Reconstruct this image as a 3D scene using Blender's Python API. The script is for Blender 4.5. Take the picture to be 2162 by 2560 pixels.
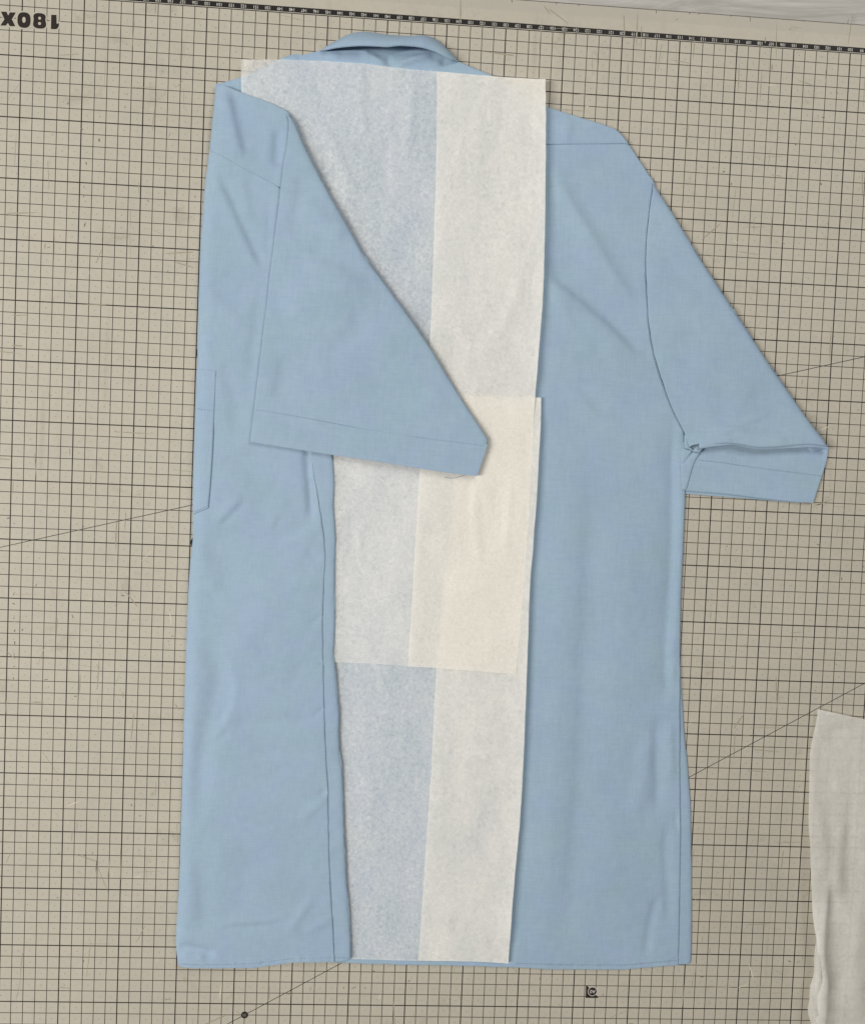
import bpy, bmesh, math, random
import numpy as np
from mathutils import Vector, noise
from mathutils.geometry import delaunay_2d_cdt

for o in list(bpy.data.objects):
    bpy.data.objects.remove(o)
SC = bpy.context.scene
COL = SC.collection
random.seed(7)
CM = 0.01      # every coordinate below is in centimetres on the cutting mat

# ------------------------------------------------------------------ camera
cam = bpy.data.cameras.new('camera')
cam.sensor_fit = 'VERTICAL'
cam.sensor_height = 36.0
cam.lens = 36.0 * 2200.0 / 2560.0
cam.clip_start, cam.clip_end = 0.01, 50.0
camo = bpy.data.objects.new('camera', cam)
camo.location = (-8.605 * CM, -38.07 * CM, 75.879 * CM)
camo.rotation_euler = (-0.0440, -0.0529, 0.0434)
COL.objects.link(camo)
SC.camera = camo

# ------------------------------------------------------------------ room light
world = bpy.data.worlds.new('World')
SC.world = world
world.use_nodes = True
bg = world.node_tree.nodes['Background']
bg.inputs['Color'].default_value = (1.0, 0.985, 0.96, 1)
bg.inputs['Strength'].default_value = 0.16
SC.view_settings.view_transform = 'Standard'
SC.view_settings.look = 'None'
SC.view_settings.exposure = 0.0
SC.view_settings.gamma = 1.0
SC.cycles.max_bounces = 16
SC.cycles.diffuse_bounces = 8
SC.cycles.transmission_bounces = 12
SC.cycles.transparent_max_bounces = 16


def area_lamp(name, loc, target, sx, sy, power, color):
    l = bpy.data.lights.new(name, 'AREA')
    l.shape = 'RECTANGLE'
    l.size, l.size_y = sx, sy
    l.energy = power
    l.color = color
    o = bpy.data.objects.new(name, l)
    o.location = loc
    o.rotation_euler = (Vector(target) - Vector(loc)).to_track_quat('-Z', 'Y').to_euler()
    COL.objects.link(o)
    return o


# two ceiling fittings: a long one to the left, a weaker one further off to the right
area_lamp('ceiling_lamp', (-1.65, -0.62, 1.85), (-0.10, -0.40, 0), 0.28, 1.25, 52.0, (1.0, 0.975, 0.93))
area_lamp('ceiling_lamp', (0.85, 0.75, 1.75), (0.0, -0.40, 0), 0.28, 1.10, 18.0, (1.0, 0.98, 0.94))

# ------------------------------------------------------------------ data
D = {
 'tissue_a_lower': [(-21.95,-4.4),(-17.98,-4.17),(-14.24,-4.06),(-11.42,-4.06),(-8.57,-4.27),(-5.72,-4.29),(-0.95,-4.38),(3.42,-4.37),(3.44,-4.38),(3.71,-9.97),(3.91,-15.42),(4.09,-21.84),(3.97,-26.46),(3.92,-27.85),(3.83,-31.03),(3.82,-34.68),(3.78,-43.28),(3.37,-54.98),(0.92,-54.85),(-3.25,-54.66),(-6.01,-54.58),(-8.77,-54.42),(-12.12,-54.43),(-16.96,-54.37),(-19.4,-42.5),(-21.1,-29.11),(-21.85,-7.13)],
 'tissue_a_flap': [(-5.73,-4.32),(-0.95,-4.41),(3.41,-4.4),(3.43,-4.41),(3.7,-10.0),(3.9,-15.45),(4.08,-21.85),(3.96,-26.47),(3.9,-27.86),(3.82,-31.04),(3.81,-34.68),(3.77,-43.28),(3.36,-54.96),(0.91,-54.83),(-3.25,-54.65),(-6.02,-54.56),(-5.91,-48.13),(-5.8,-41.94),(-5.71,-37.5),(-5.54,-32.06),(-5.32,-26.98),(-5.35,-22.28),(-5.38,-16.94),(-5.45,-12.29),(-5.55,-8.33),(-5.73,-4.32)],
 'tissue_b_lower': [(-17.8,-31.44),(-9.04,-31.19),(-2.39,-31.13),(4.39,-31.02),(4.44,-32.71),(4.41,-36.65),(4.41,-39.62),(4.3,-42.6),(4.29,-44.59),(4.17,-46.09),(4.19,-48.49),(4.26,-53.02),(4.39,-66.42),(4.01,-74.17),(3.91,-80.68),(-0.8,-80.58),(-3.99,-80.59),(-4.78,-80.62),(-7.36,-80.56),(-9.84,-80.52),(-13.97,-80.45),(-15.43,-59.56)],
 'tissue_b_flap': [(-2.05,-31.12),(4.38,-31.03),(4.43,-32.72),(4.4,-36.65),(4.4,-39.62),(4.29,-42.6),(4.28,-44.58),(4.16,-46.08),(4.17,-48.48),(4.25,-53.01),(4.38,-66.4),(3.99,-74.13),(3.9,-80.64),(-0.81,-80.54),(-3.99,-80.55),(-3.94,-77.24),(-3.83,-72.86),(-3.68,-66.23),(-3.59,-62.71),(-3.59,-54.73),(-3.23,-47.01),(-2.61,-37.7),(-2.05,-31.12)],
 'back_panel': [(-23.59,-11.42),(-18.57,-11.04),(-11.9,-10.58),(-3.48,-9.99),(3.79,-9.49),(7.79,-9.22),(10.72,-8.99),(10.93,-9.08),(13.36,-12.24),(13.09,-14.38),(12.96,-16.98),(13.04,-19.39),(13.3,-22.18),(13.67,-24.96),(14.29,-27.28),(15.19,-29.56),(16.12,-31.59),(17.13,-33.22),(17.14,-33.5),(17.37,-36.23),(17.58,-38.84),(17.63,-41.46),(17.67,-44.52),(17.71,-48.05),(17.85,-51.58),(17.96,-53.78),(17.91,-54.13),(18.09,-57.97),(18.35,-62.26),(18.56,-65.49),(18.79,-68.55),(18.93,-71.98),(19.05,-75.25),(19.2,-78.89),(19.24,-80.87),(17.12,-81.05),(14.75,-81.33),(9.76,-81.4),(6.84,-81.38),(5.3,-81.29),(0.24,-81.15),(-4.75,-81.17),(-9.53,-81.08),(-12.59,-81.0),(-20.89,-81.04),(-23.95,-49.54)],
 'side_panel': [(17.97,-53.54),(18.17,-55.31),(18.38,-56.68),(18.73,-59.76),(19.16,-62.47),(19.65,-66.12),(19.94,-69.77),(20.29,-75.31),(20.47,-79.01),(20.48,-80.81),(18.92,-80.92),(18.66,-73.1),(18.06,-62.28),(17.73,-55.15)],
 'yoke': [(-24.1,-6.44),(-23.53,-6.28),(-22.77,-6.02),(-21.93,-5.72),(-20.43,-4.92),(-18.78,-3.98),(-17.87,-3.58),(-17.34,-3.51),(-16.92,-3.55),(-16.18,-3.32),(-15.43,-3.04),(-14.67,-3.04),(-14.04,-2.98),(-13.27,-2.91),(-12.14,-2.83),(-11.0,-2.84),(-10.1,-2.86),(-9.56,-2.94),(-8.86,-2.77),(-8.13,-2.57),(-6.76,-2.48),(-5.84,-2.57),(-5.06,-2.84),(-4.37,-3.18),(-4.03,-3.17),(-2.86,-3.59),(-1.9,-3.9),(-0.91,-4.2),(1.4,-5.31),(3.63,-6.46),(5.24,-6.82),(6.66,-7.18),(8.37,-7.56),(9.71,-7.96),(10.1,-8.24),(10.91,-9.14),(10.7,-9.07),(7.77,-9.3),(3.78,-9.57),(-3.48,-10.06),(-11.9,-10.66),(-18.55,-11.11),(-23.57,-11.49),(-23.88,-9.33)],
 'collar_outer': [(-15.53,-3.08,0.35),(-14.95,-2.63,0.35),(-14.21,-2.13,0.35),(-13.03,-1.49,0.35),(-12.05,-1.28,0.35),(-11.07,-1.28,0.35),(-10.08,-1.36,0.35),(-9.01,-1.36,0.35),(-8.02,-1.33,0.35),(-7.11,-1.21,0.35),(-6.65,-1.24,0.35),(-6.03,-1.42,0.35),(-5.41,-1.79,0.35),(-5.01,-2.13,0.35),(-4.29,-2.8,0.35),(-3.95,-3.16,0.35)],
 'collar_lip': [(-15.48,-3.18,0.6),(-14.96,-3.16,0.966),(-14.35,-3.06,1.186),(-13.75,-2.99,1.358),(-12.92,-2.93,1.494),(-12.03,-2.89,1.595),(-10.83,-2.88,1.662),(-9.79,-2.8,1.696),(-8.9,-2.67,1.696),(-8.0,-2.67,1.662),(-7.1,-2.61,1.595),(-6.49,-2.68,1.494),(-5.72,-2.88,1.358),(-4.95,-3.15,1.186),(-4.47,-3.28,0.966),(-3.98,-3.29,0.6)],
 'collar_under': [(-15.47,-3.18,0.5),(-14.93,-3.24,0.866),(-14.32,-3.17,1.086),(-13.71,-3.12,1.258),(-12.92,-3.06,1.394),(-12.1,-3.01,1.495),(-10.83,-2.99,1.562),(-9.93,-2.99,1.596),(-8.97,-2.83,1.596),(-8.0,-2.79,1.562),(-7.09,-2.8,1.495),(-6.48,-2.87,1.394),(-5.79,-3.02,1.258),(-5.05,-3.25,1.086),(-4.53,-3.36,0.866),(-3.96,-3.27,0.5)],
 'sleeve_right': [(13.06,-12.04),(15.34,-15.07),(17.42,-18.09),(19.51,-20.96),(21.58,-23.65),(23.79,-26.59),(25.72,-29.01),(27.89,-31.7),(29.46,-33.72),(29.91,-34.26),(29.12,-34.0),(28.04,-33.94),(27.04,-34.04),(25.62,-34.22),(24.27,-34.41),(23.31,-34.43),(22.49,-34.33),(21.63,-34.21),(20.81,-34.16),(19.92,-34.25),(19.29,-34.28),(18.51,-34.37),(17.81,-34.49),(17.56,-34.67),(17.03,-33.24),(16.03,-31.62),(15.11,-29.59),(14.21,-27.31),(13.59,-25.01),(13.22,-22.24),(12.96,-19.46),(12.88,-17.05),(13.02,-14.47),(13.22,-12.47)],
 'sleeve_right_rim': [(18.31,-34.29),(19.25,-33.97),(19.88,-33.95),(20.76,-33.85),(21.58,-33.9),(22.44,-34.02),(23.27,-34.12),(24.23,-34.1),(25.57,-33.91),(26.99,-33.73),(27.99,-33.63),(29.74,-34.09),(29.9,-34.43),(29.24,-34.24),(28.29,-34.22),(26.96,-34.35),(25.62,-34.47),(24.29,-34.62),(23.22,-34.61),(22.4,-34.49),(21.61,-34.34),(21.15,-34.34),(20.27,-34.47),(19.39,-34.61),(18.76,-34.74),(18.34,-34.74)],
 'sleeve_right_hem': [(16.85,-34.24),(22.15,-33.65),(29.32,-33.5),(30.08,-34.31),(30.08,-34.87),(29.69,-36.47),(28.99,-39.05),(27.87,-39.05),(26.74,-38.99),(24.72,-38.87),(21.48,-38.58),(17.58,-38.45),(17.15,-38.41)],
 'sleeve_right_lining': [(17.11,-38.07),(22.48,-38.19),(27.91,-38.67),(28.3,-39.06),(26.82,-39.08),(24.33,-38.98),(22.09,-38.88),(19.65,-38.8),(17.65,-38.73),(17.15,-38.71)],
 'underarm_strip': [(16.91,-36.16),(17.34,-35.96),(17.61,-35.57),(17.97,-35.08),(18.27,-35.12),(18.59,-35.12),(18.16,-35.86),(17.91,-36.83),(17.73,-37.72),(17.57,-38.39),(17.18,-38.41)],
 'underarm_knot': [(17.92,-35.0),(18.08,-34.72),(18.28,-34.52),(18.49,-34.42),(18.7,-34.41),(18.92,-34.5),(18.83,-34.75),(18.69,-34.93),(18.56,-35.1),(18.24,-35.11),(18.08,-35.06)],
 'underarm_wedge': [(17.06,-34.76),(17.28,-34.85),(17.57,-34.91),(17.89,-34.95),(17.66,-35.36),(17.34,-35.86),(17.07,-36.15)],
 'underarm_wedge_b': [(17.19,-33.36),(17.39,-33.98),(17.62,-34.63),(17.97,-34.89),(17.87,-34.97),(17.54,-34.82),(17.24,-34.79),(17.13,-34.06)],
 'fold_yoke': [(-23.94,-6.55),(-23.19,-6.72),(-21.79,-7.17),(-20.61,-7.53),(-19.72,-7.78),(-18.54,-8.24),(-18.05,-8.47),(-17.49,-9.02),(-17.15,-10.05),(-17.28,-13.01),(-17.97,-14.83),(-18.37,-14.72),(-19.6,-14.11),(-20.88,-13.53),(-21.85,-13.12),(-23.31,-12.37),(-24.24,-11.99),(-24.3,-12.0),(-24.26,-11.21),(-24.08,-8.54)],
 'fold_front': [(-24.32,-11.96),(-24.23,-12.0),(-23.3,-12.38),(-21.84,-13.13),(-20.87,-13.54),(-19.59,-14.13),(-18.37,-14.74),(-15.99,-16.24),(-14.98,-25.47),(-14.95,-35.2),(-14.98,-36.21),(-14.84,-37.22),(-14.69,-38.57),(-14.38,-39.69),(-14.08,-41.25),(-13.84,-42.6),(-13.62,-43.65),(-13.56,-44.3),(-13.42,-45.66),(-13.5,-47.71),(-13.51,-50.11),(-13.43,-52.17),(-13.25,-55.27),(-13.07,-58.2),(-12.84,-61.5),(-12.61,-63.93),(-12.43,-65.5),(-12.43,-66.37),(-12.18,-70.57),(-12.01,-73.31),(-11.74,-75.85),(-11.58,-77.34),(-11.44,-79.04),(-11.32,-80.56),(-12.91,-80.58),(-14.63,-80.63),(-16.18,-80.85),(-17.09,-80.99),(-18.11,-81.18),(-20.44,-81.23),(-22.83,-81.28),(-24.68,-81.28),(-24.86,-80.53),(-25.04,-78.53),(-24.89,-74.56),(-24.9,-66.66),(-24.92,-61.64),(-24.94,-56.87),(-24.93,-52.12),(-24.92,-49.81),(-24.81,-46.3),(-24.65,-44.39),(-24.76,-41.66),(-24.78,-38.67),(-24.78,-34.81),(-24.78,-32.64),(-24.75,-30.22),(-24.79,-27.98),(-24.8,-25.99),(-24.83,-22.68),(-24.81,-19.62),(-24.72,-17.74),(-24.59,-14.77),(-24.47,-13.47)],
 'fold_side_strip': [(-14.93,-35.7),(-13.28,-35.63),(-13.18,-36.47),(-12.98,-38.15),(-12.88,-39.97),(-12.9,-41.21),(-12.71,-42.56),(-12.6,-43.85),(-12.6,-45.97),(-12.52,-48.36),(-12.38,-51.1),(-12.38,-52.48),(-12.44,-53.72),(-12.24,-54.72),(-12.04,-56.48),(-11.84,-58.0),(-11.7,-59.21),(-11.72,-60.42),(-11.58,-62.16),(-11.27,-63.89),(-11.11,-66.34),(-10.82,-70.3),(-10.56,-73.36),(-10.3,-75.47),(-10.03,-77.95),(-9.9,-80.08),(-10.0,-80.46),(-10.83,-80.57),(-11.66,-80.6),(-12.21,-73.39),(-12.96,-62.89),(-13.62,-52.52),(-13.88,-45.68),(-14.58,-40.6),(-15.1,-36.56)],
 'sleeve_left': [(-17.98,-8.69),(-17.63,-8.99),(-17.39,-9.3),(-17.14,-9.77),(-16.55,-11.12),(-15.35,-13.26),(-13.96,-15.58),(-12.56,-17.73),(-11.14,-20.05),(-9.23,-22.33),(-6.97,-25.14),(-5.23,-27.43),(-3.88,-29.5),(-2.65,-31.24),(-0.8,-33.8),(-0.04,-34.83),(-0.09,-35.27),(-0.32,-36.11),(-0.86,-37.97),(-2.32,-37.88),(-3.92,-37.76),(-6.41,-37.46),(-9.13,-37.13),(-11.83,-36.86),(-14.29,-36.58),(-17.2,-36.26),(-20.01,-35.94),(-19.91,-34.78),(-19.68,-31.94),(-19.51,-30.1),(-19.34,-27.96),(-19.17,-25.84),(-19.0,-24.02),(-18.84,-21.63),(-18.62,-19.23),(-18.44,-17.35),(-18.32,-16.12),(-18.2,-14.33),(-18.07,-13.13),(-17.84,-11.34),(-17.69,-9.48),(-17.69,-9.48)],
 'sleeve_left_hem': [(-19.76,-33.09),(-19.01,-33.12),(-17.47,-33.4),(-14.9,-33.71),(-12.95,-34.06),(-10.96,-34.3),(-6.64,-34.78),(-3.47,-35.03),(-0.09,-35.27),(-0.32,-36.11),(-0.86,-37.97),(-2.32,-37.88),(-3.93,-37.76),(-6.41,-37.46),(-9.13,-37.13),(-11.83,-36.86),(-14.29,-36.59),(-17.2,-36.26),(-20.0,-35.94),(-19.91,-34.78)],
 'stitch_left': [(-19.63,-33.25),(-17.46,-33.5),(-14.9,-33.81),(-10.95,-34.4),(-6.63,-34.89),(-3.47,-35.14),(-0.26,-35.38)],
 'stitch_right': [(18.51,-35.74),(20.47,-35.86),(23.35,-36.15),(26.23,-36.38),(29.56,-36.65)],
 'pocket': [(-24.8,-30.08),(-24.13,-30.09),(-23.23,-30.13),(-23.07,-30.17),(-23.09,-31.41),(-23.1,-32.56),(-23.12,-33.46),(-23.14,-36.34),(-23.21,-38.94),(-23.36,-41.63),(-24.08,-41.97),(-24.67,-42.23),(-24.79,-39.34),(-24.77,-34.81)],
 'pocket_stitch': [(-24.73,-33.39),(-24.0,-33.44),(-23.21,-33.44)],
 'pocket_stitch_b': [(-24.59,-42.02),(-24.07,-41.8),(-23.48,-41.5)],
 'buttons': [(-24.87,-28.62),(-24.8,-44.66)],
 'thread': [(-1.94,-37.98,1.0),(-2.27,-38.06,0.95),(-2.61,-38.18,0.9),(-3.12,-38.25,0.88),(-3.63,-38.17,0.88)],
 'hem_stitch_left': [(-24.49,-80.9),(-22.86,-80.95),(-20.81,-80.89),(-18.08,-80.74),(-16.02,-80.43),(-14.65,-80.24),(-12.93,-80.21),(-11.55,-80.16),(-10.3,-80.18)],
 'hem_stitch_right': [(4.67,-80.83),(9.68,-80.91),(14.36,-80.85),(17.24,-80.56),(19.16,-80.35)],
 'loose': [(30.55,-57.36),(32.58,-57.73),(34.88,-58.13),(39.65,-58.97),(41.82,-68.9),(43.74,-91.14),(34.04,-91.95),(32.51,-88.97),(31.88,-86.01),(31.55,-85.46),(31.27,-84.61),(31.51,-84.24),(31.38,-83.42),(31.3,-82.69),(31.55,-82.02),(31.73,-81.21),(31.69,-80.69),(31.28,-78.6),(30.88,-76.33),(30.64,-74.08),(30.42,-71.83),(30.39,-69.58),(30.12,-67.79),(30.09,-64.8),(30.05,-62.7),(30.05,-61.08),(30.23,-59.88),(30.5,-58.26)],
 'loose_curl': [(31.49,-77.16),(31.68,-77.88),(31.73,-78.98),(32.0,-80.31),(32.3,-81.96),(32.25,-83.36),(32.17,-84.24),(31.94,-85.56),(31.98,-88.5),(31.76,-88.5),(31.36,-85.57),(31.14,-85.02),(30.98,-84.29),(31.08,-83.55),(31.05,-83.0),(31.0,-82.27),(31.22,-81.61),(31.35,-80.81),(31.32,-80.29),(31.24,-78.98)],
 'gl_x': [(-41.7,-1.55),(-41.26,-1.53),(-41.11,-1.82),(-40.98,-1.56),(-40.5,-1.54),(-40.81,-2.11),(-40.52,-2.65),(-40.96,-2.67),(-41.12,-2.42),(-41.28,-2.65),(-41.72,-2.67),(-41.4,-2.15)],
 'gl_1': [(-37.65,-1.52),(-37.23,-1.5),(-37.2,-2.22),(-37.02,-2.14),(-37.01,-2.39),(-37.15,-2.62),(-37.33,-2.67),(-37.65,-2.67)],
 'gl_c': [(-39.83,-2.1),(-39.84,-2.08),(-38.59,-1.77),(-38.57,-2.34),(-38.58,-1.86),(-38.58,-2.29)],
 'a0_tri': [(11.1,-83.0),(11.19,-83.0),(12.25,-84.04),(12.25,-84.12),(11.12,-84.12)],
 'a0_c': [(11.71,-83.52)],
 'm30_c': [(-18.99,-85.99)],
 'diag1': [(-40.82,-45.73),(33.05,-25.99)],
 'diag2': [(-18.99,-85.99),(34.95,-54.94)],
 'matedge': [(12.11,2.45),(31.18,2.47)],
 'tone': [(12.16,1.49),(31.24,1.47)],
 'strip': [(-0.1,0.51),(-0.08,0.06)],
 'marks': [(-39.58,-49.66),(-39.54,-50.47),(-39.51,-51.69),(-39.42,-52.77),(-39.39,-53.78),(-39.41,-54.8),(-39.39,-55.82),(-39.42,-56.85),(-37.74,-48.82),(-30.5,-49.44),(-27.39,-52.02),(-34.23,-58.22),(-34.64,-51.38),(-38.79,-52.68),(-32.75,-54.01),(-36.71,-56.86),(-40.16,-43.22),(-34.96,-10.6),(-33.5,-11.45),(-36.13,-8.61),(-31.45,-8.62),(-37.37,-20.47),(-28.85,-19.89),(-34.5,-18.44),(-34.51,-13.4),(-34.65,-15.35),(-34.65,-16.11),(34.07,-44.53),(32.18,-45.67),(33.33,-44.01),(29.82,-42.72),(33.17,-45.87),(-33.61,-72.0),(-33.09,-72.06),(-32.45,-71.85),(-35.29,-71.9),(-31.99,-67.35),(-29.26,-67.55),(-29.0,-67.68),(-28.52,-68.47),(-32.97,-81.45),(-4.7,-82.76),(-1.01,-84.38),(-7.95,-81.95),(-10.43,-83.45),(-8.56,-83.43),(-9.57,-83.44),(-15.06,-83.68),(26.08,-84.54),(21.61,-82.08),(30.33,-80.58),(29.57,-80.53),(28.11,-11.3),(25.65,-8.04),(19.87,-8.93),(19.44,-10.78),(20.17,-11.78),(27.95,-5.61)],
 'left_edge': [(-24.01,-6.4),(-24.15,-8.4),(-24.33,-11.09),(-24.55,-13.34),(-24.68,-14.64),(-24.81,-17.63),(-24.9,-19.52),(-24.92,-22.6),(-24.89,-25.92),(-24.88,-27.92),(-24.84,-30.18),(-24.86,-32.61),(-24.86,-34.79),(-24.87,-38.67),(-24.85,-41.68),(-24.74,-44.43),(-24.9,-46.34),(-25.0,-49.88),(-25.02,-52.19),(-25.02,-56.97),(-25.01,-61.77),(-24.99,-66.81),(-24.98,-74.75),(-25.13,-78.75),(-24.95,-80.75),(-24.77,-81.51)],
 'strip_edge': [(-13.2,-36.46),(-13.0,-38.15),(-12.9,-39.98),(-12.92,-41.22),(-12.73,-42.58),(-12.61,-43.87),(-12.62,-46.0),(-12.54,-48.4),(-12.4,-51.16),(-12.4,-52.54),(-12.45,-53.79),(-12.26,-54.79),(-12.05,-56.55),(-11.86,-58.07),(-11.71,-59.29),(-11.73,-60.51),(-11.59,-62.26),(-11.28,-64.0),(-11.12,-66.45),(-10.83,-70.43),(-10.57,-73.5),(-10.31,-75.62),(-10.04,-78.11),(-9.9,-80.25),(-10.01,-80.63)],
 'right_edge': [(17.16,-33.5),(17.38,-36.23),(17.6,-38.84),(17.64,-41.47),(17.69,-44.53),(17.73,-48.05),(17.87,-51.59),(17.98,-53.79)],
 'side_panel_edge': [(17.97,-53.54),(18.17,-55.31),(18.38,-56.68),(18.73,-59.76),(19.16,-62.47),(19.65,-66.12),(19.94,-69.77),(20.29,-75.31),(20.47,-79.01),(20.48,-80.81)],
 'sleeve_left_fold': [(-18.0,-8.65),(-17.64,-8.95),(-17.4,-9.26),(-17.15,-9.73),(-16.56,-11.08),(-15.36,-13.22),(-13.96,-15.55),(-12.56,-17.7),(-11.15,-20.03),(-9.23,-22.31),(-6.97,-25.12),(-5.22,-27.42),(-3.87,-29.48),(-2.64,-31.24),(-0.79,-33.79),(-0.03,-34.82),(-0.07,-35.27)],
 'sleeve_right_fold': [(13.26,-12.36),(15.32,-15.09),(17.39,-18.11),(19.48,-20.98),(21.55,-23.67),(23.76,-26.6),(25.68,-29.02),(27.86,-31.7),(29.42,-33.72),(29.87,-34.26)],
 'tissue_a_right': [(3.43,-4.41),(3.7,-10.0),(3.9,-15.45),(4.08,-21.85),(3.96,-26.47),(3.9,-27.86),(3.82,-31.04)],
 'tissue_b_right': [(4.38,-31.03),(4.43,-32.72),(4.4,-36.65),(4.4,-39.62),(4.29,-42.6),(4.28,-44.59),(4.16,-46.08),(4.18,-48.48),(4.25,-53.01),(4.38,-66.4),(4.0,-74.14),(3.9,-80.65)],
 'loose_left': [(30.5,-58.26),(30.23,-59.88),(30.05,-61.08),(30.05,-62.7),(30.09,-64.8),(30.12,-67.79),(30.39,-69.58),(30.42,-71.83),(30.64,-74.08),(30.88,-76.33),(31.28,-78.6),(31.69,-80.69),(31.73,-81.21),(31.55,-82.02),(31.3,-82.69),(31.38,-83.42),(31.51,-84.24),(31.27,-84.61),(31.55,-85.46),(31.88,-86.01),(32.51,-88.97),(34.04,-91.95)],
 'seam_front': [(-14.99,-36.21),(-14.85,-37.22),(-14.7,-38.57),(-14.39,-39.69),(-14.09,-41.26),(-13.84,-42.61),(-13.63,-43.66),(-13.57,-44.31),(-13.43,-45.67),(-13.51,-47.73),(-13.52,-50.13),(-13.44,-52.19),(-13.25,-55.29),(-13.07,-58.23),(-12.84,-61.53),(-12.61,-63.96),(-12.43,-65.53),(-12.43,-66.41),(-12.19,-70.62),(-12.01,-73.36),(-11.74,-75.9),(-11.58,-77.39),(-11.45,-79.09),(-11.32,-80.62)],
 'neck_lining': [(-15.06,-2.82),(-14.24,-2.37),(-12.92,-1.89),(-6.89,-1.47),(-5.52,-1.87),(-4.11,-2.94),(-5.47,-3.03),(-9.52,-3.14),(-13.54,-3.18)],
}
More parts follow.
